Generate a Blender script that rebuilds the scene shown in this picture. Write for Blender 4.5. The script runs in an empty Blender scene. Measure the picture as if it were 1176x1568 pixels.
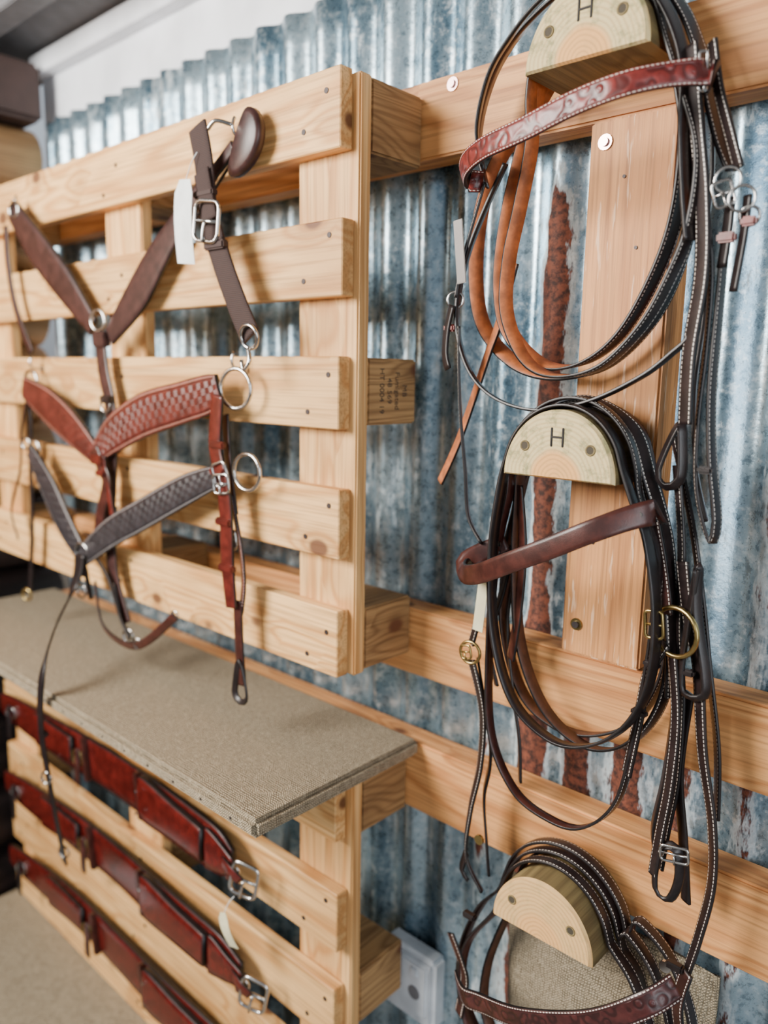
import bpy, bmesh, math, random
from mathutils import Vector, Matrix, noise
random.seed(4)
col=bpy.context.scene.collection
V=Vector
# ------------------------------------------------------------------ materials
def newmat(name):
    m=bpy.data.materials.new(name); m.use_nodes=True
    nt=m.node_tree; return m,nt,nt.nodes['Principled BSDF']
class G:
    def __init__(s,nt): s.nt=nt
    def n(s,t,**k):
        x=s.nt.nodes.new(t)
        for a,b in k.items(): setattr(x,a,b)
        return x
    def put(s,v,sock):
        if isinstance(v,bpy.types.NodeSocket): s.nt.links.new(v,sock)
        else: sock.default_value=v
    def m(s,op,a,b=0.0,c=None,clamp=False):
        x=s.n('ShaderNodeMath',operation=op,use_clamp=clamp)
        s.put(a,x.inputs[0]); s.put(b,x.inputs[1])
        if c is not None: s.put(c,x.inputs[2])
        return x.outputs[0]
    def vm(s,op,a,b):
        x=s.n('ShaderNodeVectorMath',operation=op); s.put(a,x.inputs[0]); s.put(b,x.inputs[1]); return x.outputs[0]
    def noise(s,vec,scale,detail=2,rough=.5,dist=0):
        x=s.n('ShaderNodeTexNoise'); s.put(vec,x.inputs['Vector']); x.inputs['Scale'].default_value=scale
        x.inputs['Detail'].default_value=detail; x.inputs['Roughness'].default_value=rough; x.inputs['Distortion'].default_value=dist
        return x.outputs['Fac']
    def mix(s,f,a,b):
        x=s.n('ShaderNodeMix',data_type='RGBA'); s.put(f,x.inputs[0])
        s.put(a if not isinstance(a,tuple) else (*a,1),x.inputs[6]); s.put(b if not isinstance(b,tuple) else (*b,1),x.inputs[7])
        return x.outputs[2]
    def ramp(s,f,a,b,c=0.0,d=1.0):
        x=s.n('ShaderNodeMapRange',interpolation_type='SMOOTHSTEP'); s.put(f,x.inputs[0])
        for i,v in enumerate((a,b,c,d)): x.inputs[i+1].default_value=v
        return x.outputs[0]
    def obj(s): return s.n('ShaderNodeTexCoord').outputs['Object']
    def uv(s):
        x=s.n('ShaderNodeSeparateXYZ'); s.nt.links.new(s.n('ShaderNodeTexCoord').outputs['UV'],x.inputs[0]); return x.outputs
    def bump(s,h,strength,dist,bs):
        x=s.n('ShaderNodeBump'); x.inputs['Strength'].default_value=strength; x.inputs['Distance'].default_value=dist
        s.put(h,x.inputs['Height']); s.nt.links.new(x.outputs[0],bs.inputs['Normal'])

def wood(name,axis,light,dark,knot=(.11,.035,.012),rough=.6,ringk=11,blotch=None,kt=.5,ringmix=.78):
    m,nt,bs=newmat(name); g=G(nt)
    rnd=g.n('ShaderNodeNewGeometry').outputs['Random Per Island']
    cmb=g.n('ShaderNodeCombineXYZ')
    g.put(g.m('MULTIPLY',rnd,17.3),cmb.inputs[0]); g.put(g.m('MULTIPLY',rnd,9.1),cmb.inputs[1]); g.put(g.m('MULTIPLY',rnd,23.7),cmb.inputs[2])
    vec=g.vm('ADD',g.obj(),cmb.outputs[0])
    def sc(al,ac): return g.vm('MULTIPLY',vec,tuple(al if i==axis else ac for i in range(3)))
    vo=g.n('ShaderNodeTexVoronoi',feature='F1'); nt.links.new(sc(7,11),vo.inputs['Vector']); vo.inputs['Scale'].default_value=1
    sep=g.n('ShaderNodeSeparateColor'); nt.links.new(vo.outputs['Color'],sep.inputs[0])
    sel=g.m('GREATER_THAN',sep.outputs[0],kt)
    kd=vo.outputs['Distance']
    kn=g.m('MULTIPLY',g.ramp(kd,.17,.10),sel)
    halo=g.m('MULTIPLY',g.ramp(kd,.55,.05),sel)
    n1=g.noise(sc(.8,11),1,2,.45,.4)
    ph=g.m('ADD',g.m('MULTIPLY',n1,ringk*6.28),g.m('MULTIPLY',halo,10.0))
    ring=g.m('POWER',g.m('MULTIPLY_ADD',g.m('SINE',ph),.5,.5),1.8)
    fine=g.noise(sc(6,240),1,2,.6)
    c=g.mix(g.m('MULTIPLY',ring,ringmix),light,dark)
    c=g.mix(g.m('MULTIPLY',g.ramp(fine,.42,.72),.5),c,tuple(x*.5 for x in dark))
    big=g.noise(vec,5,2)
    c=g.mix(g.m('MULTIPLY',g.ramp(big,.42,.7),.38),c,tuple(x*.7 for x in dark))
    tone=g.m('MULTIPLY_ADD',rnd,.30,.83)
    c2=g.n('ShaderNodeVectorMath',operation='SCALE'); nt.links.new(c,c2.inputs[0]); nt.links.new(tone,c2.inputs['Scale'])
    c=c2.outputs[0]
    c=g.mix(g.m('MULTIPLY',halo,.5),c,tuple(x*.6 for x in dark))
    c=g.mix(g.m('MULTIPLY',kn,.9),c,knot)
    if blotch:
        b=g.ramp(g.noise(sc(9,90),1,3,.7),.58,.64); c=g.mix(g.m('MULTIPLY',b,.6),c,blotch)
    nt.links.new(c,bs.inputs['Base Color']); bs.inputs['Roughness'].default_value=rough
    g.bump(fine,.4,.0013,bs)
    return m
PL=(.93,.56,.225); PD=(.62,.275,.075)
M={}
M['wh']=wood('pine_along_x',0,PL,PD,kt=.36)
M['wv']=wood('pine_along_z',2,PL,PD)
M['rx']=wood('batten_pine',0,(.80,.385,.135),(.48,.18,.05),ringk=14)
M['bz']=wood('board_pine',2,(.70,.315,.105),(.42,.155,.045),ringk=6,blotch=(.88,.60,.38),kt=.8,ringmix=.5)
M['wy']=M['wv']
M['chip']=wood('pressed_block',1,(.46,.265,.105),(.22,.11,.04),ringk=26,rough=.8)
def endgrain(name,a,b,dark,green):
    m,nt,bs=newmat(name); g=G(nt)
    sp=g.n('ShaderNodeSeparateXYZ'); ob=g.obj(); nt.links.new(ob,sp.inputs[0])
    nz=g.noise(ob,14,2)
    r=g.m('SQRT',g.m('ADD',g.m('MULTIPLY',sp.outputs[0],sp.outputs[0]),g.m('MULTIPLY',sp.outputs[2],sp.outputs[2])))
    r=g.m('ADD',r,g.m('MULTIPLY',nz,.016))
    ring=g.m('POWER',g.m('MULTIPLY_ADD',g.m('SINE',g.m('MULTIPLY',r,1250)),.5,.5),2)
    core=g.ramp(r,.036,.046)
    c=g.mix(core,a,b)
    c=g.mix(g.m('MULTIPLY',ring,.36),c,dark)
    st=g.ramp(g.noise(ob,60,4,.7),.46,.68)
    c=g.mix(g.m('MULTIPLY',st,g.m('MULTIPLY_ADD',core,green,.12)),c,(.20,.20,.085))
    nt.links.new(c,bs.inputs['Base Color']); bs.inputs['Roughness'].default_value=.75
    g.bump(g.noise(ob,260,2),.4,.001,bs); return m
M['end']=endgrain('post_end_grain',(.78,.40,.13),(.66,.53,.26),(.36,.18,.055),.65)
M['end2']=endgrain('post_end_grain_clean',(.78,.42,.15),(.72,.45,.18),(.38,.16,.04),.12)
M['bark']=wood('post_side',1,(.27,.20,.08),(.13,.09,.035),rough=.75)
def plain(name,c,rough=.5,metal=0,bumps=None,coat=0):
    m,nt,bs=newmat(name); g=G(nt)
    v=g.noise(g.obj(),bumps[0] if bumps else 30,3)
    cc=g.mix(g.ramp(v,.3,.7),tuple(x*.88 for x in c),tuple(min(1,x*1.08) for x in c))
    nt.links.new(cc,bs.inputs['Base Color']); bs.inputs['Roughness'].default_value=rough; bs.inputs['Metallic'].default_value=metal
    bs.inputs['Coat Weight'].default_value=coat
    if bumps: g.bump(v,bumps[1],.002,bs)
    return m
M['nickel']=plain('nickel',(.55,.54,.52),.2,1)
M['brass']=plain('brass',(.42,.31,.12),.28,1)
M['iron']=plain('nail_steel',(.05,.04,.04),.5,.5)
M['pink']=plain('pink_steel_screw',(.75,.50,.48),.3,.9)
M['black']=plain('burnt_black',(.015,.012,.01),.7)
M['hole']=plain('bolt_hole',(.05,.04,.025),.8)
M['ink']=plain('stamp_ink',(.05,.035,.025),.8)
M['white']=plain('white_plaster',(.80,.83,.88),.7,bumps=(8,.03))
M['plastic']=plain('white_plastic',(.62,.66,.70),.35)
M['paper']=plain('paper_tag',(.82,.86,.84),.6)
M['cream']=plain('cream_tag',(.70,.66,.42),.6)
M['blue']=plain('pale_blue_paper',(.55,.75,.80),.6)
M['grey']=plain('ceiling_grey',(.16,.16,.17),.6)
M['gtag']=plain('smoky_plastic_tag',(.13,.105,.09),.4)
M['darkbeam']=plain('dark_beam',(.055,.03,.025),.6,bumps=(25,.4))
M['floor']=plain('concrete',(.22,.21,.20),.7,bumps=(12,.1))
def leather(name,c,stitch=False,tool=None,rough=.42,sc=(.75,.68,.60),vpos=.74):
    m,nt,bs=newmat(name); g=G(nt); uv=g.uv(); ob=g.obj()
    nz=g.noise(ob,55,3,.6); gr=g.noise(ob,900,1,.6)
    cc=g.mix(g.ramp(nz,.3,.75),tuple(x*.62 for x in c),tuple(min(1,x*1.35) for x in c))
    h=g.m('MULTIPLY',gr,.25)
    av=g.m('ABSOLUTE',uv[1])
    if tool:
        inside=g.ramp(av,.68,.62)
        if tool=='basket':
            a=g.m('MULTIPLY',uv[0],95); b=g.m('MULTIPLY',uv[1],3.0)
            par=g.m('GREATER_THAN',g.m('MULTIPLY',g.m('SINE',g.m('MULTIPLY',a,math.pi)),g.m('SINE',g.m('MULTIPLY',b,math.pi))),0)
            w1=g.m('SINE',g.m('MULTIPLY',a,6*math.pi)); w2=g.m('SINE',g.m('MULTIPLY',b,6*math.pi))
            t=g.m('ADD',g.m('MULTIPLY',w1,par),g.m('MULTIPLY',w2,g.m('SUBTRACT',1.0,par)))
        else:
            vo=g.n('ShaderNodeTexVoronoi',feature='SMOOTH_F1'); nt.links.new(ob,vo.inputs['Vector']); vo.inputs['Scale'].default_value=75
            t=g.m('SINE',g.m('MULTIPLY',vo.outputs['Distance'],13))
        t=g.m('MULTIPLY',t,inside)
        h=g.m('ADD',h,t)
        cc=g.mix(g.m('MULTIPLY',g.ramp(t,0,-.9),.7),cc,tuple(x*.22 for x in c))
        gv=g.m('MULTIPLY',g.ramp(av,.69,.73),g.ramp(av,.79,.75)); cc=g.mix(gv,cc,tuple(x*.3 for x in c))
    if stitch:
        vp=.86 if tool else vpos
        band=g.m('LESS_THAN',g.m('ABSOLUTE',g.m('SUBTRACT',av,vp)),.04 if tool else .06)
        fr=g.m('LESS_THAN',g.m('FRACT',g.m('MULTIPLY',uv[0],215)),.62)
        s=g.m('MULTIPLY',band,fr); cc=g.mix(s,cc,sc)
    nt.links.new(cc,bs.inputs['Base Color']); bs.inputs['Roughness'].default_value=rough
    bs.inputs['Specular IOR Level'].default_value=.5
    g.bump(h,.55,.0006,bs); return m
M['lbk']=leather('black_leather',(.014,.009,.009),rough=.36)
M['lbks']=leather('black_leather_stitched',(.017,.010,.010),True,rough=.36)
M['lbr']=leather('brown_leather',(.055,.015,.011),rough=.34)
M['lbrs']=leather('brown_leather_stitched',(.038,.013,.011),True,rough=.34)
M['lred']=leather('red_tooled_leather',(.175,.026,.022),True,'floral',.34)
M['lredd']=leather('maroon_tooled_leather',(.055,.013,.012),True,'floral',.36)
M['lredb']=leather('red_basket_leather',(.125,.024,.017),True,'basket',.30,sc=(.38,.2,.15))
M['ldkb']=leather('dark_tooled_leather',(.036,.031,.035),True,'basket',.30,sc=(.30,.28,.27))
M['lrs']=leather('red_leather_smooth',(.085,.008,.006),rough=.2)
M['lrs2']=leather('red_leather_strap',(.10,.015,.010),rough=.28)
M['lrss']=leather('red_leather_stitched',(.10,.015,.012),True,rough=.3)
M['ltan']=leather('tan_flesh_side',(.40,.115,.032),rough=.6)
M['ltan2']=leather('dark_tan_flesh_side',(.085,.030,.014),rough=.6)
M['ledge']=leather('leather_edge',(.010,.007,.007),rough=.4)
M['lred2']=leather('red_keeper',(.20,.028,.02),rough=.35)
M['lmar']=leather('maroon_brown',(.043,.017,.015),rough=.38)
def webbing():
    m,nt,bs=newmat('brown_nylon_webbing'); g=G(nt); uv=g.uv()
    w=g.m('MULTIPLY',g.m('SINE',g.m('MULTIPLY',uv[0],1800)),g.m('SINE',g.m('MULTIPLY',uv[1],28)))
    cc=g.mix(g.ramp(w,-1,1),(.012,.006,.005),(.055,.024,.019)); nt.links.new(cc,bs.inputs['Base Color']); bs.inputs['Roughness'].default_value=.75
    g.bump(w,.6,.0008,bs); return m
M['web']=webbing()
def hessian():
    m,nt,bs=newmat('hessian_weave'); g=G(nt); ob=g.obj()
    sp=g.n('ShaderNodeSeparateXYZ'); nt.links.new(ob,sp.inputs[0])
    k=2*math.pi/.0038; wob=g.m('MULTIPLY',g.noise(ob,60,3),9.0)
    a=[g.m('SINE',g.m('MULTIPLY_ADD',sp.outputs[i],k,wob)) for i in range(3)]
    w=g.m('ADD',g.m('ADD',g.m('MULTIPLY',a[0],a[1]),g.m('MULTIPLY',a[0],a[2])),g.m('MULTIPLY',a[1],a[2]))
    cc=g.mix(g.ramp(w,-.9,.9),(.12,.093,.055),(.46,.375,.25))
    cc=g.mix(g.m('MULTIPLY',g.ramp(g.noise(ob,150,3,.7),.45,.7),.4),cc,(.52,.44,.31))
    nt.links.new(cc,bs.inputs['Base Color']); bs.inputs['Roughness'].default_value=.9
    g.bump(w,.6,.0012,bs); return m
M['hess']=hessian()
def galv():
    m,nt,bs=newmat('galvanised_iron'); g=G(nt); ob=g.obj()
    at=g.n('ShaderNodeAttribute',attribute_name='rust').outputs['Fac']
    patch=g.noise(g.vm('MULTIPLY',ob,(9,9,2.6)),1,4,.65,.3)
    sp=g.noise(ob,70,3,.75); fine=g.noise(ob,300,2,.7)
    c=g.mix(g.ramp(patch,.34,.62),(.12,.215,.29),(.40,.54,.62))
    c=g.mix(g.m('MULTIPLY',g.ramp(sp,.5,.68),.6),c,(.70,.80,.84))
    c=g.mix(g.m('MULTIPLY',g.ramp(sp,.48,.30),.6),c,(.05,.095,.13))
    spk=g.ramp(fine,.62,.70); c=g.mix(g.m('MULTIPLY',spk,.5),c,(.045,.045,.045))
    rn=g.noise(g.vm('MULTIPLY',ob,(55,55,16)),1,4,.75)
    s1=g.m('ADD',at,g.m('MULTIPLY_ADD',rn,1.3,-.65))
    rm=g.ramp(s1,.36,.52)
    rc=g.mix(g.ramp(g.noise(ob,100,3,.7),.35,.65),(.035,.013,.009),(.19,.055,.028))
    halo=g.ramp(s1,.12,.40)
    c=g.mix(g.m('MULTIPLY',g.m('SUBTRACT',halo,rm,clamp=True),.5),c,(.66,.65,.60))
    c=g.mix(rm,c,rc)
    nt.links.new(c,bs.inputs['Base Color'])
    nt.links.new(g.m('MULTIPLY_ADD',halo,-.66,.70),bs.inputs['Metallic'])
    nt.links.new(g.m('ADD',g.m('MULTIPLY_ADD',halo,.45,.19),g.m('MULTIPLY',sp,.2)),bs.inputs['Roughness'])
    g.bump(sp,.22,.0015,bs); return m
M['galv']=galv()
# ------------------------------------------------------------------ mesh builder
class MB:
    def __init__(s,name): s.n=name; s.v=[]; s.f=[]; s.m=[]; s.uv=[]; s.sm=[]; s.mats=[]
    def mi(s,k):
        if k not in s.mats: s.mats.append(k)
        return s.mats.index(k)
    def add(s,vs,fs,mat,uvs=None,smooth=True):
        o=len(s.v); s.v+=[tuple(v) for v in vs]
        for i,f in enumerate(fs):
            s.f.append(tuple(o+j for j in f)); s.m.append(s.mi(mat[i] if isinstance(mat,list) else mat))
            s.sm.append(smooth); s.uv.append(uvs[i] if uvs else [(0,0)]*len(f))
    def build(s,origin=None):
        if origin is None:
            lo=[min(v[i] for v in s.v) for i in range(3)]; hi=[max(v[i] for v in s.v) for i in range(3)]
            origin=[(lo[i]+hi[i])/2 for i in range(3)]
        me=bpy.data.meshes.new(s.n); O=V(origin)
        me.from_pydata([tuple(V(v)-O) for v in s.v],[],s.f)
        for k in s.mats: me.materials.append(M[k])
        me.polygons.foreach_set('material_index',s.m); me.polygons.foreach_set('use_smooth',s.sm)
        ul=me.uv_layers.new(name='UVMap'); flat=[c for f in s.uv for p in f for c in p]
        ul.data.foreach_set('uv',flat)
        bm=bmesh.new(); bm.from_mesh(me); bmesh.ops.recalc_face_normals(bm,faces=bm.faces); bm.to_mesh(me); bm.free()
        ob=bpy.data.objects.new(s.n,me); ob.location=O; col.objects.link(ob); return ob
def box(mb,x0,x1,y0,y1,z0,z1,mat,bev=.002,seg=2,ang=0):
    bm=bmesh.new(); bmesh.ops.create_cube(bm,size=1)
    c=V(((x0+x1)/2,(y0+y1)/2,(z0+z1)/2)); d=(abs(x1-x0),abs(y1-y0),abs(z1-z0))
    for v in bm.verts: v.co=V((v.co.x*d[0],v.co.y*d[1],v.co.z*d[2]))
    if bev: bmesh.ops.bevel(bm,geom=bm.edges[:],offset=min(bev,min(d)*.45),segments=seg,affect='EDGES')
    R=Matrix.Rotation(ang,3,'Y')
    bm.verts.index_update()
    mb.add([R@v.co+c for v in bm.verts],[[v.index for v in f.verts] for f in bm.faces],mat,smooth=False); bm.free()
def cr(P,step,closed=False):
    n=len(P); out=[]
    rng=range(n if closed else n-1)
    def g(i): return P[i%n] if closed else P[max(0,min(n-1,i))]
    for i in rng:
        a,b,c,d=g(i-1),g(i),g(i+1),g(i+2)
        L=math.dist(b[:3],c[:3]); k=max(1,int(L/step))
        for j in range(k):
            t=j/k
            out.append(tuple(.5*(2*b[q]+(c[q]-a[q])*t+(2*a[q]-5*b[q]+4*c[q]-d[q])*t*t+(-a[q]+3*b[q]-3*c[q]+d[q])*t**3) for q in range(len(b))))
    if not closed: out.append(tuple(P[-1]))
    return out
PROF=[(-.97,.5),(-.6,.62),(0,.68),(.6,.62),(.97,.5),(1,.25),(1,-.25),(.97,-.5),(0,-.5),(-.97,-.5),(-1,-.25),(-1,.25)]
def strap(mb,pts,w,mats,tw=0,th=.0032,closed=False,step=.006,smooth=True):
    n=len(pts)
    wl=w if isinstance(w,list) else [w]*n; tl=tw if isinstance(tw,list) else [tw]*n
    wl=[wl[min(len(wl)-1,int(round(i*(len(wl)-1)/max(1,n-1))))] for i in range(n)] if len(wl)!=n else wl
    tl=[tl[0]+(tl[-1]-tl[0])*i/max(1,n-1) for i in range(n)] if len(tl)!=n else tl
    P=[tuple(p)+(wl[i],tl[i]) for i,p in enumerate(pts)]
    C=cr(P,step,closed); N=len(C); vs=[]; L=[0]
    Yv=V((0,1,0)); lw=None
    for i in range(N):
        a=V(C[(i-1)%N][:3]) if (closed or i>0) else V(C[i][:3]); b=V(C[(i+1)%N][:3]) if (closed or i<N-1) else V(C[i][:3])
        T=(b-a)
        if T.length<1e-9: T=V((1,0,0))
        T.normalize()
        W0=T.cross(Yv)
        if W0.length<.15 and lw: W0=lw-T*lw.dot(T)
        W0.normalize(); lw=W0.copy(); N0=T.cross(W0)
        A=math.radians(C[i][4]); W=W0*math.cos(A)+N0*math.sin(A); Nn=N0*math.cos(A)-W0*math.sin(A)
        h=C[i][3]/2; c=V(C[i][:3])
        for pw,pn in PROF: vs.append(c+W*pw*h+Nn*pn*th)
        if i: L.append(L[-1]+math.dist(C[i][:3],C[i-1][:3]))
    K=len(PROF); fs=[];ms=[];us=[]
    for i in range(N if closed else N-1):
        j=(i+1)%N; u0=L[i]; u1=L[i+1] if i+1<N else L[i]+step
        for k in range(K):
            k2=(k+1)%K
            fs.append((i*K+k,i*K+k2,j*K+k2,j*K+k))
            ms.append(mats[0] if k<4 else (mats[1] if k in(7,8) else mats[2]))
            v0,v1=PROF[k][0],PROF[k2][0]; us.append([(u0,v0),(u0,v1),(u1,v1),(u1,v0)])
    if not closed:
        fs+=[tuple(range(K)),tuple(range((N-1)*K,N*K))]; ms+=[mats[2]]*2; us+=[[(0,0)]*K]*2
    mb.add(vs,fs,ms,us,smooth)
def tube(mb,pts,r,mat,closed=False,seg=8,step=.004,smoothpts=True):
    C=cr([tuple(p) for p in pts],step,closed) if smoothpts else [tuple(p) for p in pts]
    N=len(C); vs=[]; up=None
    for i in range(N):
        a=V(C[(i-1)%N]) if (closed or i) else V(C[i]); b=V(C[(i+1)%N]) if (closed or i<N-1) else V(C[i])
        T=(b-a).normalized()
        if up is None: up=T.orthogonal().normalized()
        up=(up-T*up.dot(T)); up.normalize(); s=T.cross(up)
        for k in range(seg):
            q=2*math.pi*k/seg; vs.append(V(C[i])+up*math.cos(q)*r+s*math.sin(q)*r)
    fs=[(i*seg+k,i*seg+(k+1)%seg,((i+1)%N)*seg+(k+1)%seg,((i+1)%N)*seg+k) for i in range(N if closed else N-1) for k in range(seg)]
    if not closed: fs+=[tuple(range(seg)),tuple(range((N-1)*seg,N*seg))]
    mb.add(vs,fs,mat)
def ring(mb,c,R,r,mat,nrm=(0,1,0),sx=1,ang=0):
    n=V((-nrm[0],nrm[1],nrm[2])).normalized(); a=n.orthogonal().normalized()
    if abs(n.z)<.9: b=V((0,0,1)); b=(b-n*b.dot(n)).normalized(); a=b.cross(n)
    else: b=n.cross(a)
    ca,sa=math.cos(ang),math.sin(ang)
    pts=[]
    for k in range(24):
        q=2*math.pi*k/24; p=math.cos(q)*R*sx; s=math.sin(q)*R
        pts.append(V(c)+a*(p*ca-s*sa)+b*(p*sa+s*ca))
    tube(mb,pts,r,mat,True,8,smoothpts=False)
def buckle(mb,c,w,h,r,mat,ang=0,yaw=.2):
    ca,sa=math.cos(ang),math.sin(ang); cy,sy=math.cos(yaw),math.sin(yaw)
    def T(p,q,o=0):
        x=p*ca-q*sa; z=p*sa+q*ca; return V(c)+V((x*cy-o*sy,x*sy+o*cy,z))
    pts=[]; rr=min(w,h)*.22
    for sx,sz,a0 in((1,1,0),(-1,1,90),(-1,-1,180),(1,-1,270)):
        for k in range(4):
            q=math.radians(a0+k*30); pts.append(T(sx*(w/2-rr)+rr*math.cos(q),sz*(h/2-rr)+rr*math.sin(q)))
    tube(mb,pts,r,mat,True,8,smoothpts=False)
    tube(mb,[T(-w/2,0),T(w/2,0)],r*.8,mat,smoothpts=False)
    tube(mb,[T(0,0,-r),T(0,-h*.25,-r*1.8),T(0,-h/2-.002,-r*1.6)],r*.7,mat)
def keeper(mb,c,w,h,t,mat,ang=0): box(mb,c[0]-w/2,c[0]+w/2,c[1]-t/2,c[1]+t/2,c[2]-h/2,c[2]+h/2,mat,.0022,2,-ang)
def disc(mb,c,r,t,mat,n=14):
    vs=[]
    for y in(c[1]-t,c[1]):
        for k in range(n): q=2*math.pi*k/n; vs.append((c[0]+r*math.cos(q),y,c[2]+r*math.sin(q)))
    mb.add(vs,[tuple(range(n)),tuple(range(n,2*n))]+[(k,(k+1)%n,n+(k+1)%n,n+k) for k in range(n)],mat,smooth=False)
def D(s,y):
    a=[float(t) for t in s.split()]
    if y is None: return [(-a[i]/1000,-a[i+1]/1000,a[i+2]/1000) for i in range(0,len(a),3)]
    return [(-a[i]/1000,y,a[i+1]/1000) for i in range(0,len(a),2)]
def arch(cx,cz,r,y,a0=12,a1=168,n=9):
    return [(cx+r*math.cos(math.radians(a0+(a1-a0)*k/(n-1))),y,cz+1.1*r*math.sin(math.radians(a0+(a1-a0)*k/(n-1)))) for k in range(n)]
# ------------------------------------------------------------------ room shell
mb=MB('wall_back')   # corrugated galvanised sheet, standing from floor to z 2.24
pit=.076; NX=int((.95+1.99)/pit*14); NZ=46; vs=[]; rust=[]
for j in range(NZ+1):
    z=2.242*j/NZ
    for i in range(NX+1):
        x=-1.99+(2.94)*i/NX
        y=-.0085*math.cos(2*math.pi*(x+.56)/pit)+.0025*noise.noise(V((x*6,0,z*3)))
        vs.append((x,y,z))
        r=0
        r+=math.exp(-((x+.558)/.017)**2)*(.95 if 1.10<z<1.88 else .2)*(1+.45*noise.noise(V((9,3,z*9))))
        r+=math.exp(-((x+.488)/.021)**2)*(1.0 if z<1.30 else .12)*(1+.4*noise.noise(V((2,7,z*7))))
        r+=math.exp(-((x+.412)/.022)**2)*(1.0 if z<1.26 else .1)*(1+.4*noise.noise(V((5,1,z*7))))
        r+=math.exp(-((x+.565)/.025)**2)*(.8 if z<1.27 else 0)
        r+=math.exp(-((x+.640)/.014)**2)*(.55 if .9<z<1.45 else 0)
        r+=math.exp(-((x+.335)/.016)**2)*(.6 if z<1.25 else .1)
        r+=math.exp(-((x+.26)/.014)**2)*(.42 if z<1.2 else .32)
        r+=.30*max(0,noise.noise(V((x*5,4,z*2.2))))
        rust.append(r)
W=NX+1
mb.add(vs,[(j*W+i,j*W+i+1,(j+1)*W+i+1,(j+1)*W+i) for j in range(NZ) for i in range(NX)],'galv')
wb=mb.build((0,0,0))
at=wb.data.attributes.new('rust','FLOAT','POINT'); at.data.foreach_set('value',rust)
so=wb.modifiers.new('sheet','SOLIDIFY'); so.thickness=.0012
mb=MB('wall_back_upper'); box(mb,-2.05,1.0,.02,.06,0,2.62,'white',0); mb.build()
mb=MB('ceiling')
mb.add([(-2.3,.08,2.39),(1.2,.08,2.39),(1.2,-2.9,3.0),(-2.3,-2.9,3.0),(-2.3,.08,2.43),(1.2,.08,2.43),(1.2,-2.9,3.04),(-2.3,-2.9,3.04)],[(0,1,2,3),(4,5,6,7),(0,1,5,4),(1,2,6,5),(2,3,7,6),(3,0,4,7)],'grey',smooth=False)
for k in range(5):
    y=-.15-.5*k; z=2.39+(.61*(.08-y)/2.98); box(mb,-2.2,1.2,y-.03,y+.03,z-.05,z,'grey',.003)
mb.build()
mb=MB('trim_1'); box(mb,-2.05,1.0,-.012,.02,2.355,2.40,'white',.002); mb.build()
mb=MB('floor'); box(mb,-2.3,1.2,-2.9,.08,-.05,0,'floor',0); mb.build()
M['logm']=wood('log_pine',1,(.80,.46,.21),(.48,.24,.085),ringk=5)
M['logsh']=wood('log_shaded',1,(.07,.045,.04),(.03,.02,.018),ringk=5)  # shaded copy of the log pine: shadow on the low logs put into the colour
mb=MB('wall_left')
z=0
tops=[.19]*10+[.17,.165]
for i,h in enumerate(tops):
    r=h/2; vs=[]; n=20
    m='logsh' if z<1.2 else 'logm'
    for y in(-2.9,-.02):
        for q in range(n): a=2*math.pi*q/n; vs.append((-2.075+.09*math.cos(a),y,z+r+r*math.sin(a)))
    mb.add(vs,[tuple(range(n)),tuple(range(n,2*n))]+[(q,(q+1)%n,n+(q+1)%n,n+q) for q in range(n)],m)
    z+=h
box(mb,-2.2,-1.97,-2.9,-.02,z,z+.13,'darkbeam',.01)
mb.build()
# ------------------------------------------------------------------ battens and board
def batten(name,x0,x1,z0,z1,screws=()):
    mb=MB(name); box(mb,x0,x1,-.06,-.0135,z0,z1,'rx',.003)
    for x,z in screws: disc(mb,(x,-.0605,z),.009,.0015,'pink'); disc(mb,(x,-.062,z),.005,.003,'pink')
    mb.build()
batten('timber_batten',-1.95,.9,1.947,2.049,[(-.697,2.035)])
batten('timber_batten',-1.95,.9,1.194,1.299,[])
batten('timber_batten',-1.95,.9,.970,1.084,[])
mb=MB('timber_board'); box(mb,-.486,-.379,-.066,-.0135,1.300,1.946,'bz',.003)
disc(mb,(-.466,-.0665,1.921),.009,.0015,'pink'); disc(mb,(-.466,-.068,1.921),.005,.003,'pink')
disc(mb,(-.465,-.0665,1.341),.008,.0015,'brass'); disc(mb,(-.465,-.068,1.341),.0045,.003,'iron')
for x,z in((-.44,1.88),(-.42,1.8),(-.45,1.45)): disc(mb,(x,-.0662,z),.002,.001,'iron')
mb.build()
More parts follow.
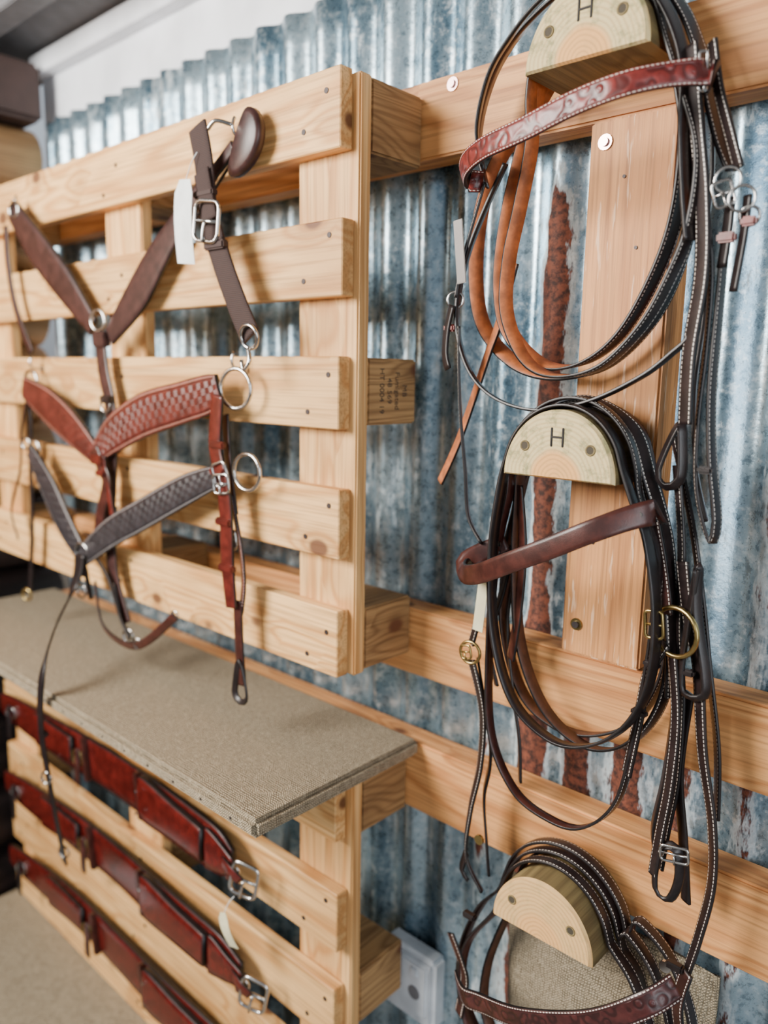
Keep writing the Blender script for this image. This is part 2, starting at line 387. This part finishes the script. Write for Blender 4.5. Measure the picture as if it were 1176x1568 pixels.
# ------------------------------------------------------------------ half-round hangers
def hanger(cx,cz,y1,H=True):
    mb=MB('bridle_hanger'); y0=-.16; r=.072; n=44; E='end' if H else 'end2'
    def rg(R,y,dz=0): return [(cx+R*math.cos(math.pi*k/n),y,cz+dz+1.1*(R)*math.sin(math.pi*k/n)) for k in range(n+1)]
    a=rg(r-.004,y0,.002); b=rg(r,y0+.004); c=rg(r,y1)
    N=n+1; vs=a+b+c
    mb.add(vs,[tuple(range(N))],E,smooth=False)
    mb.add(vs,[(k,(k+1)%N,N+(k+1)%N,N+k) for k in range(N)],E,smooth=False)
    mb.add(vs,[(N+k,N+k+1,2*N+k+1,2*N+k) for k in range(n)],'bark',smooth=True)
    mb.add(vs,[(2*N-1,N,2*N,3*N-1)],'bark',smooth=False); mb.add(vs,[tuple(range(2*N,3*N))],'bark',smooth=False)
    for s in(-1,1):
        ring(mb,(cx+s*.042,y0-.0003,cz+.036),.0052,.0011,'bark'); disc(mb,(cx+s*.042,y0-.0002,cz+.036),.0048,.0006,'hole',18)
    if H:
        zc=cz+.048
        box(mb,cx-.0085,cx-.006,y0-.0012,y0+.001,zc-.011,zc+.011,'black',.0006); box(mb,cx+.006,cx+.0085,y0-.0012,y0+.001,zc-.011,zc+.011,'black',.0006)
        box(mb,cx-.007,cx+.007,y0-.0012,y0+.001,zc-.0012,zc+.0012,'black',.0005)
    mb.build((cx,-.11,cz))
B1=(-.449,1.98); B2=(-.454,1.537); B3=(-.4405,.953)
hanger(*B1,-.0605); hanger(*B2,-.0665); hanger(*B3,-.0605,False)
# ------------------------------------------------------------------ pallets
def pallet(tops,h,ztop,zbot):
    mb=MB('wooden_pallet'); rr=random.Random(7)
    for t in tops:
        e=rr.uniform(-.006,.004)
        box(mb,-1.945,-.755+e,-.21,-.188,t-h,t,'wh',.0015,1)
        for bx in(-.80,-1.33,-1.885):
            for s in(-1,1):
                disc(mb,(bx+s*.022+rr.uniform(-.006,.006),-.2102,t-h/2+s*.022+rr.uniform(-.008,.008)),.0038,.0008,'iron',10)
    for a,b in((-.863,-.745),(-1.394,-1.272),(-1.945,-1.83)):
        box(mb,a,b,-.187,-.165,zbot,ztop-.004,'wv',.0025)
        for zc in(ztop-.05,(ztop+zbot)/2,zbot+.05):
            box(mb,a+.004,b-.002,-.164,-.062,zc-.047,zc+.045,'chip',.003)
    return mb
p1=pallet([2.033,1.850,1.675,1.4955,1.323],.0975,2.033,1.2255); o1=p1.build()
p2=pallet([1.065,.885,.720,.560,.404],.0975,1.065,.3065); p2.build()
def txt(body,size,loc):
    c=bpy.data.curves.new('stamp','FONT'); c.body=body; c.size=size; c.extrude=.0002; c.align_x='CENTER'
    ob=bpy.data.objects.new('stamp',c); col.objects.link(ob); ob.data.materials.append(M['ink'])
    ob.rotation_euler=(math.radians(90),math.radians(90),math.radians(90))
    ob.parent=o1; ob.location=V(loc)-o1.location
zc=(2.033+1.2255)/2
for i,s in enumerate(("HT 0004 19","48 569","Fumigated","MB")): txt(s,.013,(-.7468,-.140+i*.016,zc))
# ------------------------------------------------------------------ shelves
def shelf(name,x0,x1,y0,y1,z0,z1,legs=False):
    mb=MB(name); box(mb,x0,x1,y0,y1,z0,z1,'hess',.007,4)
    for i in range(18): disc(mb,(x0+.05+i*(x1-x0-.1)/17,y0-.0004,(z0+z1)/2),.002,.0006,'iron',8)
    if legs:
        for x in(x0+.06,(x0+x1)/2,x1-.1): box(mb,x,x+.05,y0+.03,y1-.02,0,z0,'wv',.003)
    mb.build()
shelf('hessian_shelf',-1.955,-.722,-.386,-.0605,1.0665,1.0935)
shelf('hessian_shelf',-1.955,-.75,-.62,-.0605,.280,.3055,True)
# ------------------------------------------------------------------ wall outlet
mb=MB('wall_socket'); box(mb,-.80,-.69,-.050,-.012,.575,.705,'plastic',.008,3); box(mb,-.79,-.70,-.056,-.048,.60,.695,'plastic',.004,2)
for x in(-.765,-.725):
    disc(mb,(x,-.0562,.64),.012,.001,'grey',20)
    box(mb,x-.006,x+.006,-.060,-.055,.672,.686,'plastic',.001)
mb.build()
# ------------------------------------------------------------------ hessian sack standing on the floor under the lowest hanger
mb=MB('hessian_sack'); nx,nz=26,40; vs=[]
for side in(-1,1):
    for j in range(nz+1):
        t=j/nz; z=.001+.943*t
        for i in range(nx+1):
            s=i/nx; x=-.545+.285*s+ .012*math.sin(t*8)*(s-.5)
            e=(math.sin(math.pi*s)**.5)*(math.sin(math.pi*min(1,t*.9+.1))**.35 if t<.98 else .12)
            y=-.052+side*(.036*e)+.006*noise.noise(V((x*14,side,z*9)))
            if side>0: y=min(y,-.0145)
            vs.append((x,y,z))
W=nx+1; o=(nz+1)*W
fs=[(j*W+i,j*W+i+1,(j+1)*W+i+1,(j+1)*W+i) for j in range(nz) for i in range(nx)]
fs+=[tuple(o+q for q in f) for f in fs]
fs+=[(i,i+1,o+i+1,o+i) for i in range(nx)]+[(nz*W+i,nz*W+i+1,o+nz*W+i+1,o+nz*W+i) for i in range(nx)]
fs+=[(j*W,(j+1)*W,o+(j+1)*W,o+j*W) for j in range(nz)]+[(j*W+nx,(j+1)*W+nx,o+(j+1)*W+nx,o+j*W+nx) for j in range(nz)]
mb.add(vs,fs,'hess'); mb.build()
# ------------------------------------------------------------------ strap helpers
BKS=('lbks','ltan','ledge'); BKD=('lbks','lbr','ledge'); BK2=('lbks','ltan2','ledge'); BK=('lbk','lbk','ledge'); BR=('lbr','lbr','ledge'); BRS=('lbrs','lbr','ledge'); TAN=('ltan','lbr','ledge')
RED=('lred','ltan2','ledge'); REDD=('lredd','ltan2','ledge'); REDB=('lredb','ltan2','ledge'); DKB=('ldkb','lbk','ledge'); RS=('lrs','lrs','ledge'); RS2=('lrs2','lrs2','ledge'); RSS=('lrss','lrs2','ledge'); MAR=('lmar','lmar','ledge'); WEB=('web','web','web')
def loop(mb,s,y,B,r,w,mats,left=20,right=20):
    q=D(s,y); a=arch(B[0],B[1],r,y); p=q+a
    tw=[]
    for i,t in enumerate(p):
        k=max(-1,min(1,(t[0]-B[0])/.11)); f=1 if i<len(q) and t[2]<B[1]-.02 else .25
        tw.append(90-f*(k*right if k>0 else k*left))
    strap(mb,p,w,mats,tw,closed=True)
# ---- bridle 1
mb=MB('leather_bridle')
strap(mb,D('601 1884 615 1943 601 2000 571 2040 530 2066 495 2078 449 2082 405 2066 366 2020 340 1962 329 1923 316 1884 303 1857',-.110),.020,BKD,-70)
strap(mb,D('590 1900 600 1945 586 2000 558 2034 524 2060 490 2072 449 2075 410 2060 374 2018 350 1962 345 1900 338 1840 330 1790',-.135),.016,BK,-65)
loop(mb,'548 1965 596 1920 622 1857 626 1775 608 1712 556 1667 493 1652 434 1666 383 1716 355 1784 350 1856 360 1930',-.090,B1,.0765,.020,BKS,38,16)
loop(mb,'534 1968 552 1904 568 1831 572 1761 556 1705 509 1668 457 1668 410 1700 374 1763 356 1827 354 1903 364 1955',-.110,B1,.080,.022,BKS,42,18)
loop(mb,'528 1965 524 1914 536 1847 548 1789 548 1728 520 1674 479 1654 421 1664 375 1707 347 1759 331 1808 329 1876 352 1944',-.132,B1,.0765,.018,BKS,36,16)
strap(mb,D('560 1900 608 1808 625 1730 606 1665 564 1627 502 1613 435 1625 375 1653 341 1679 323 1699 314 1744 324 1832 334 1925',-.130),.010,BK,82)
strap(mb,D('322 130 1940 318 160 1937 338 180 1935 374 205 1928 426 210 1920 486 210 1906 543 200 1899 582 180 1892 604 150 1885 592 130 1884',None),[.026,.026,.024,.024,.025,.025,.025,.026,.026,.024],RED,0,.0038)
strap(mb,D('589 1883 604 1839 619 1794 628 1750',-.13),.016,BKS,50)
strap(mb,D('621 1714 619 1665 613 1598 603 1531 595 1472 572 1439',-.13),.013,BKD,[50,70])
strap(mb,D('627 1740 634 1712 636 1680 630 1660',-.138),.012,BK,20)
strap(mb,D('560 1790 580 1720 595 1682 616 1623 640 1561 667 1507',-.10),.016,TAN,30)
strap(mb,D('338 1929 324 1834 312 1757 311 1679 313 1606 308 1537 290 1484 284 1506 295 1573 301 1640 301 1718 301 1769',-.12),.013,BKD,[50,80])
strap(mb,D('345 1975 333 1900 322 1834 316 1757 322 1679 320 1606',-.135),.018,BKD,25)
strap(mb,D('363 1998 342 1950 331 1872 331 1808 326 1728 330 1640 322 1560 305 1500',-.09),.015,BKD,75)
strap(mb,D('326 1975 316 1930 301 1885 290 1853',-.13),.013,BKD,35)
ring(mb,(-.628,-.13,1.747),.010,.0018,'nickel',(.5,1,0)); keeper(mb,(-.632,-.134,1.712),.017,.009,.010,'lred2')
for x,z in((-.298,1.843),(-.283,1.824)): ring(mb,(x,-.135,z),.012,.0016,'nickel',(.2,1,0))
buckle(mb,(-.300,-.138,1.830),.018,.024,.0016,'nickel',.3,.3); ring(mb,(-.276,-.13,1.808),.009,.0016,'nickel',(.2,1,.2))
keeper(mb,(-.296,-.13,1.790),.018,.010,.010,'lred2'); keeper(mb,(-.276,-.13,1.803),.015,.009,.010,'lred2')
strap(mb,D('296 1828 297 1790 299 1762',-.128),.012,BK,30); strap(mb,D('280 1828 281 1790 286 1738',-.128),.011,BK,40)
box(mb,-.622,-.608,-.142,-.1405,1.765,1.842,'gtag',.0008,ang=-.12)
buckle(mb,(-.320,-.162,1.938),.008,.034,.0013,'nickel',.05,.9)
mb.build()
# ---- bridle 2
mb=MB('leather_bridle')
loop(mb,'541 1515 558 1419 558 1320 525 1238 474 1208 419 1213 370 1246 339 1309 334 1389 352 1477 366 1520',-.090,B2,.0765,.018,BK2,10,16)
loop(mb,'534 1512 534 1429 522 1316 483 1238 426 1205 375 1218 338 1267 325 1334 337 1438 357 1509 368 1530',-.108,B2,.080,.019,BK2,10,18)
loop(mb,'536 1510 551 1427 556 1313 548 1188 508 1119 453 1100 408 1108 369 1153 353 1221 344 1303 339 1381 341 1462 366 1525',-.127,B2,.084,.014,BKD,6,12)
loop(mb,'538 1512 546 1430 538 1330 506 1250 450 1216 400 1224 356 1262 332 1320 330 1400 346 1480 366 1522',-.144,B2,.0765,.016,BK,10,14)
strap(mb,D('542 1518 539 1424 548 1334 534 1238 521 1177 516 1118',-.10),.018,BK,50)
strap(mb,D('530 1518 520 1440 522 1360 530 1290',-.115),.020,BR,35)
strap(mb,D('575 1399 554 1481 534 1537 516 1590 454 1620 396 1596 372 1537 352 1476 345 1416 336 1370',-.085),.022,BR,-70)
strap(mb,D('560 1440 545 1490 535 1537 512 1598 454 1627 390 1600 362 1540 340 1480 330 1420 322 1360 318 1300',-.112),.020,BKD,-65)
strap(mb,D('341 130 1510 336 160 1514 355 180 1507 388 200 1490 431 205 1467 481 205 1442 528 195 1419 565 175 1408 584 150 1414 570 130 1428 545 115 1443',None),[.030,.028,.026,.025,.025,.025,.025,.026,.028,.026,.022],BR,0,.0038)
for s in((-.545,-.132,1.443),(-.345,-.172,1.512)): disc(mb,s,.0035,.002,'nickel',10)
strap(mb,D('554 1434 569 1379 590 1297',-.12),.017,BKD,35)
strap(mb,D('545 1434 556 1379 575 1300 560 1240',-.10),.016,BK,40)
strap(mb,D('589 1274 568 1206 568 1130 581 1057 585 985 556 943',-.12),.018,BKD,[25,55])
strap(mb,D('589 1272 562 1148 569 1077 562 1011 556 963',-.105),.016,BK,50)
strap(mb,D('585 990 592 960 580 948',-.12),.012,BK,30)
strap(mb,D('352 1496 339 1446 329 1396',-.12),.020,BRS,20)
strap(mb,D('323 1366 340 1327 347 1271 356 1199',-.13),.017,BKD,35)
strap(mb,D('316 1458 304 1395 290 1346 277 1252 260 1174 254 1105 262 1036 272 980',-.12),.018,BKD,[25,55])
strap(mb,D('345 1590 318 1500 300 1420 285 1340 268 1250 262 1170',-.10),.015,BKD,50)
strap(mb,D('335 1560 322 1470 318 1380 308 1300 306 1206 312 1140 316 1089',-.11),.016,BKD,45)
strap(mb,D('315 1357 305 1284 306 1206 312 1140 316 1089',-.13),.014,BKD,30)
strap(mb,D('300 1310 304 1215 293 1139 283 1061',-.11),.016,BK,35)
strap(mb,D('320 1380 318 1290 322 1200 330 1130 322 1090',-.105),.015,BK,60)
for s,y in(('332 1605 351 1554 341 1537 326 1546 326 1577',-.12),('296 1456 304 1338 296 1314 277 1319 278 1345 292 1407',-.13),('311 1124 312 1074 295 1068 286 1099 292 1132',-.13)):
    strap(mb,D(s,y),.011,BK,45,closed=True)
for z in(1.34,1.56): keeper(mb,(-.297,-.13,z),.016,.008,.009,'lbk')
ring(mb,(-.588,-.125,1.286),.015,.0022,'brass',(.1,1,0)); buckle(mb,(-.590,-.132,1.288),.016,.018,.0016,'brass',.2,0)
ring(mb,(-.312,-.135,1.383),.027,.0028,'brass',(-.25,1,0)); buckle(mb,(-.333,-.142,1.388),.020,.030,.0020,'brass',.1,0)
disc(mb,(-.556,-.13,1.028),.007,.004,'brass',12); buckle(mb,(-.292,-.135,1.128),.030,.018,.0017,'nickel',.1)
box(mb,-.576,-.560,-.134,-.1332,1.322,1.390,'cream',.0003,ang=.10)
for c in((-.335,-.134,1.34),(-.345,-.134,1.28)): keeper(mb,c,.019,.008,.009,'lbk')
mb.build()
# ---- bridle 3
mb=MB('leather_bridle')
loop(mb,'525 925 562 803 558 718 494 674 395 723 330 830 335 910 362 945',-.088,B3,.077,.018,BK2,10,16)
loop(mb,'530 930 588 833 589 745 548 684 430 660 318 740 285 860 310 945 350 985',-.106,B3,.085,.018,BKD,10,16)
loop(mb,'528 932 575 850 578 760 530 680 430 650 330 720 300 850 325 930 356 965',-.124,B3,.080,.016,BKD,10,16)
loop(mb,'540 945 572 900 600 820 596 740 540 670 430 640 300 720 262 860 290 960 340 1000',-.098,B3,.092,.017,BKD,10,16)
strap(mb,D('571 150 814 540 175 822 511 180 833 435 200 871 349 200 921 291 190 972 268 160 991',None),.028,REDD,0,.004)
strap(mb,D('600 860 580 825 572 800 580 740',-.13),.018,BRS,20)
strap(mb,D('268 991 275 940 262 880 250 800',-.13),.018,BRS,30)
keeper(mb,(-.568,-.13,.905),.020,.009,.011,'lbk'); disc(mb,(-.292,-.13,.985),.007,.004,'nickel',12); keeper(mb,(-.282,-.13,.99),.02,.009,.011,'lbk')
mb.build()
# ---- breast collar 1 (brown)
def hook(mb,x,y,z):
    tube(mb,[(x,-.211,z-.008),(x,y+.002,z-.008),(x,y-.014,z-.006),(x,y-.018,z+.006),(x,y-.014,z+.016)],.0024,'nickel')
    disc(mb,(x,-.2105,z-.008),.008,.002,'nickel')
mb=MB('leather_breast_collar'); y=-.235
strap(mb,D('1672 1967 1578 1889 1465 1808 1361 1728',y),[.045,.068,.064,.036],MAR,0,.007)
strap(mb,D('1708 1939 1709 1869 1685 1777 1621 1684',y),.018,MAR,0)
strap(mb,D('943 1962 990 1935 1043 1905 1139 1835 1212 1775 1305 1710',y),[.018,.018,.024,.052,.060,.034],MAR,0,.006)
strap(mb,D('950 1957 1000 1920 1050 1885 1100 1840',y+.01),.014,BK,30)
strap(mb,D('1340 1705 1333 1648 1315 1591 1314 1521 1333 1375 1329 1276 1289 1190',y),.034,MAR,0,.004)
strap(mb,D('1381 1255 1356 1170 1239 1161 1109 1246',y-.01),.016,BR,20)
strap(mb,D('1320 1260 1300 1200 1270 1170',y-.005),.018,BK,20)
for x,z,R in((-1.335,1.738,.018),(-1.650,1.962,.014)): ring(mb,(x,y-.006,z),R,.0028,'nickel',(.2,1,0))
keeper(mb,(-1.33,y-.004,1.705),.042,.026,.014,'lmar'); keeper(mb,(-1.318,y-.004,1.60),.036,.014,.012,'lbk')
ring(mb,(-1.318,y-.008,1.59),.012,.002,'nickel',(.2,1,0))
ring(mb,(-1.27,y-.008,1.172),.013,.0022,'nickel',(.2,1,0)); ring(mb,(-1.235,y-.008,1.165),.009,.002,'nickel',(.5,1,0)); ring(mb,(-1.115,y-.008,1.245),.008,.0018,'nickel',(.2,1,0))
vs=[];n=24
for yy,s in((y-.004,.80),(y,1.0),(y+.010,1.0),(y+.014,.8)):
    for k in range(n):
        q=2*math.pi*k/n; a=.029*math.cos(q)*s; b=.046*math.sin(q)*s
        vs.append((-.917+a*.86+b*.5-(b*b*6),yy,1.965+b*.9-a*.35))
mb.add(vs,[tuple(range(n)),tuple(range(3*n,4*n))]+[(j*n+k,j*n+(k+1)%n,(j+1)*n+(k+1)%n,(j+1)*n+k) for j in range(3) for k in range(n)],'lmar')
hook(mb,-.945,-.218,1.985); hook(mb,-1.655,-.218,1.975)
mb.build()
# ---- breast collar 2 (red basket)
mb=MB('leather_breast_collar'); y=-.246
strap(mb,D('972 1628 1000 1618 1071 1603 1187 1578 1287 1540 1349 1501',y),[.044,.060,.066,.074,.066,.038],REDB,0,.007)
strap(mb,D('1640 1615 1535 1580 1445 1543 1352 1498',y),[.045,.072,.068,.038],REDB,0,.007)
strap(mb,D('1349 1510 1326 1480 1308 1451 1337 1387 1355 1323',y-.006),.028,BR,0)
strap(mb,D('1318 1500 1312 1470 1300 1430 1290 1380',y-.006),.014,RS2,0)
strap(mb,D('966 1618 974 1560 972 1530 957 1488 950 1429 949 1369 941 1299',y-.008),[.026,.028,.029,.029,.029,.029,.024],RS2,0,.004)
strap(mb,D('968 1590 962 1520 952 1460 948 1440',y+.006),.024,BR,15)
strap(mb,D('955 1470 934 1400 926 1340 934 1290',y+.004),.016,RSS,20)
strap(mb,D('936 1310 933 1228 928 1176',y),.019,BR,0)
strap(mb,D('930 1215 916 1180 914 1158 928 1150 942 1158 940 1180',y-.003),.010,BK,30,closed=True)
strap(mb,D('1624 1606 1666 1524 1685 1440 1742 1348 1717 1286',y),.017,BR,20)
strap(mb,D('1650 1600 1640 1540 1650 1470 1660 1329 1691 1172',y+.008),.022,BK,10); ring(mb,(-1.69,y,1.165),.012,.003,'brass',(.4,1,0))
ring(mb,(-.944,y+.008,1.628),.029,.0032,'nickel',(.2,1,0)); ring(mb,(-1.625,y+.008,1.628),.020,.003,'nickel',(.2,1,0))
keeper(mb,(-1.333,y-.008,1.492),.038,.018,.012,'lrs2'); keeper(mb,(-1.322,y-.008,1.468),.03,.010,.012,'lrs2')
for z in(1.545,1.505,1.43,1.36): keeper(mb,(-.966+.012*(z<1.48)+.006*(z<1.4),y-.010,z),.035,.011,.010,'lrs2')
buckle(mb,(-.954,y-.014,1.488),.030,.028,.0022,'nickel',.1); buckle(mb,(-.962,y+.004,1.40),.030,.03,.0022,'nickel',.1)
ring(mb,(-1.635,y-.006,1.50),.012,.0022,'nickel',(.2,1,0))
hook(mb,-.955,-.218,1.665); hook(mb,-1.63,-.218,1.66)
mb.build()
# ---- breast collar 3 (dark)
mb=MB('leather_breast_collar'); y=-.252
strap(mb,D('960 1500 1000 1488 1070 1462 1190 1410 1304 1360 1405 1302',y),[.028,.040,.050,.054,.054,.040],DKB,0,.006)
strap(mb,D('1616 1487 1544 1420 1482 1355 1412 1300',y),[.034,.060,.060,.040],DKB,0,.006)
strap(mb,D('1405 262 1305 1403 268 1270 1400 285 1232 1351 340 1192 1289 395 1138 1306 396 1035 1321 380 910 1390 330 700',None),[.036,.030,.020,.019,.019,.019,.019,.019],BK,0)
strap(mb,D('1425 1300 1410 1250 1398 1215',y+.006),.014,BK,0)
strap(mb,D('1385 1310 1330 1270 1290 1200 1260 1170',y+.006),.014,BK,20)
ring(mb,(-.912,y+.008,1.508),.027,.003,'nickel',(.1,1,0)); ring(mb,(-1.615,y+.008,1.49),.017,.0028,'nickel',(.2,1,0))
ring(mb,(-1.405,y-.005,1.308),.018,.0030,'nickel',(.2,1,0)); ring(mb,(-1.40,y-.012,1.235),.013,.0022,'nickel',(.2,1,0))
keeper(mb,(-1.404,y-.008,1.272),.036,.016,.012,'lbk'); buckle(mb,(-.958,y-.006,1.502),.026,.034,.0022,'nickel',.3)
keeper(mb,(-1.307,-.392,1.02),.024,.01,.01,'lbk'); ring(mb,(-1.315,-.388,.93),.011,.0020,'nickel',(.4,1,0)); ring(mb,(-1.38,-.335,.73),.012,.0020,'nickel',(.4,1,0))
mb.build()
# ---- nylon strap with tag
mb=MB('nylon_halter_strap'); y=-.256
strap(mb,D('1000 1994 990 1960 983 1925 977 1872 948 1806 912 1742 885 1700',y),.040,WEB,0,.004)
strap(mb,D('984 1930 975 1895 966 1862',y-.006),.034,WEB,0,.003)
buckle(mb,(-.966,y-.012,1.860),.050,.054,.0030,'nickel',-.15,.1); keeper(mb,(-.957,y-.003,1.828),.046,.012,.012,'web'); keeper(mb,(-.980,y-.003,1.90),.046,.010,.012,'web')
ring(mb,(-.883,y-.004,1.700),.016,.0028,'nickel',(.1,1,.2)); tube(mb,[(-.883,y-.006,1.684),(-.875,y-.01,1.668),(-.885,y-.012,1.655),(-.893,y-.01,1.668)],.003,'nickel')
tube(mb,[(-.975,y,1.985),(-.962,y+.004,1.995),(-.945,y+.02,1.99)],.003,'nickel')
mb.build()
def tag(name,c,w,h,ang,mat):
    mb=MB(name); n=6; vs=[]
    for j in range(n+1):
        t=j/n; b=.010*math.sin(t*2.2)
        for sx in(-1,1):
            for o in(0,.0006):
                ww=w/2*(.6 if j==n else 1)
                x=sx*ww; z=(t-.5)*h; vs.append((c[0]+x*math.cos(ang)-z*math.sin(ang),c[1]-b+o,c[2]+x*math.sin(ang)+z*math.cos(ang)))
    fs=[]
    for j in range(n):
        a=j*4; b=a+4
        fs+=[(a,a+2,b+2,b),(a+1,a+3,b+3,b+1),(a,a+1,b+1,b),(a+2,a+3,b+3,b+2)]
    mb.add(vs,fs,mat,smooth=False)
    tx=c[0]-.5*h*math.sin(ang); tz=c[2]+.5*h*math.cos(ang)
    tube(mb,[(tx,c[1]-.008,tz-.006),(tx+.01,c[1]-.004,tz+.02),(tx+.02,c[1],tz+.035)],.0006,'paper')
    mb.build()
tag('price_tag',(-1.020,-.262,1.865),.044,.115,-.12,'paper')
tag('price_tag',(-.925,-.278,.775),.024,.060,.3,'cream')
mb=MB('paper_note'); box(mb,-1.86,-1.66,-.56,-.42,.3058,.3066,'blue',.0002); mb.build()
# ------------------------------------------------------------------ girths under the shelf
def girth(zc,x1,seed):
    mb=MB('leather_girth'); y=-.240
    def L(xs,dz,yy): return [(x,yy+.004*math.sin(x*9+seed),zc+dz+.010*math.cos((x+1.35)*3.2)-.012) for x in xs]
    body=L([-1.88,-1.80,-1.65,-1.5,-1.35,-1.2,-1.08,-1.0,x1-.045],0,y)
    strap(mb,body,[.050,.070,.082,.086,.086,.090,.092,.084,.044],RS,0,.008)
    strap(mb,L([-1.86,-1.6,-1.35,-1.1,-1.0],-.012,y+.010),[.06,.092,.096,.098,.075],BK,0,.005)
    strap(mb,L([-1.235,-1.21,-1.13,-1.05,-1.03],.004,y-.012),[.084,.088,.074,.066,.062],RS,0,.012)
    strap(mb,L([-1.02,-1.0,-.97,x1-.03],.004,y-.012),[.076,.068,.048,.030],RS,0,.006)
    strap(mb,L([-1.66,-1.64,-1.58,-1.52,-1.50],.006,y-.012),[.070,.072,.064,.058,.054],RS,0,.010)
    for xk in(-1.245,-1.45):
        p=L([xk],0,y-.010)[0]; keeper(mb,p,.014,.092,.012,'lbr',.15)
    p=L([-1.47],.0,y-.018)[0]; buckle(mb,p,.026,.030,.0022,'brass',.2); strap(mb,[(p[0],p[1],p[2]+.02),(p[0]+.01,p[1]-.006,p[2]-.02),(p[0]+.005,p[1]-.004,p[2]-.055)],.018,BR,0)
    p=L([-1.80],.0,y-.012)[0]; ring(mb,p,.014,.0025,'nickel',(.4,1,0)); strap(mb,[(p[0],p[1]-.004,p[2]+.02),(p[0]+.01,p[1]-.01,p[2]-.03),(p[0]+.004,p[1]-.008,p[2]-.06)],.016,BK,0)
    q=L([x1],-.002,y-.014)[0]
    buckle(mb,q,.046,.056,.0034,'nickel',-.2,.4); ring(mb,(q[0]-.03,q[1],q[2]),.012,.003,'nickel',(.4,1,0))
    keeper(mb,(q[0]-.036,q[1],q[2]+.002),.012,.034,.014,'lbr')
    strap(mb,[(q[0]-.05,q[1]-.006,q[2]+.012),(q[0]-.02,q[1]-.010,q[2]+.008),(q[0]-.004,q[1]-.004,q[2]-.002)],.020,RS,0)
    for s in(-1,1): disc(mb,(-1.225,y-.026,zc+s*.022),.003,.002,'nickel',8)
    mb.build()
girth(.868,-.915,1); girth(.668,-.900,2); girth(.468,-.905,3)
# ------------------------------------------------------------------ lights, world, camera
def area(name,loc,tgt,sx,sy,e,c):
    l=bpy.data.lights.new(name,'AREA'); l.shape='RECTANGLE'; l.size=sx; l.size_y=sy; l.energy=e; l.color=c
    o=bpy.data.objects.new(name,l); col.objects.link(o); o.location=loc
    o.rotation_euler=(V(tgt)-V(loc)).to_track_quat('-Z','Y').to_euler(); return o
area('window_daylight',(-1.60,-2.0,2.3),(-.8,0,1.35),1.0,.9,138,(1,.95,.88))
area('doorway_daylight',(1.9,-1.9,1.7),(-.3,0,1.4),.8,1.9,42,(.90,.95,1))
w=bpy.data.worlds.new('world'); bpy.context.scene.world=w; w.use_nodes=True
g=G(w.node_tree); bg=w.node_tree.nodes['Background']
sp=g.n('ShaderNodeSeparateXYZ'); w.node_tree.links.new(g.n('ShaderNodeTexCoord').outputs['Generated'],sp.inputs[0])
cc=g.mix(g.ramp(sp.outputs[2],-.25,.35),(.18,.155,.13),(.78,.88,1.0)); w.node_tree.links.new(cc,bg.inputs[0]); bg.inputs[1].default_value=.76
cam=bpy.data.cameras.new('camera'); co=bpy.data.objects.new('camera',cam); col.objects.link(co)
X=V((1338,232,-1200)).normalized(); Z=-V((-123,6916,1200)).normalized(); Z=(Z-X*Z.dot(X)).normalized(); Y=Z.cross(X)
R=Matrix(((X[0],-X[1],-X[2]),(Y[0],-Y[1],-Y[2]),(Z[0],-Z[1],-Z[2])))
co.matrix_world=Matrix.Translation((0,-.95,1.65))@R.to_4x4()
cam.sensor_fit='VERTICAL'; cam.sensor_height=36; cam.lens=27.55; cam.clip_start=.02
cam.dof.use_dof=True; cam.dof.focus_distance=.92; cam.dof.aperture_fstop=2.1
bpy.context.scene.camera=co
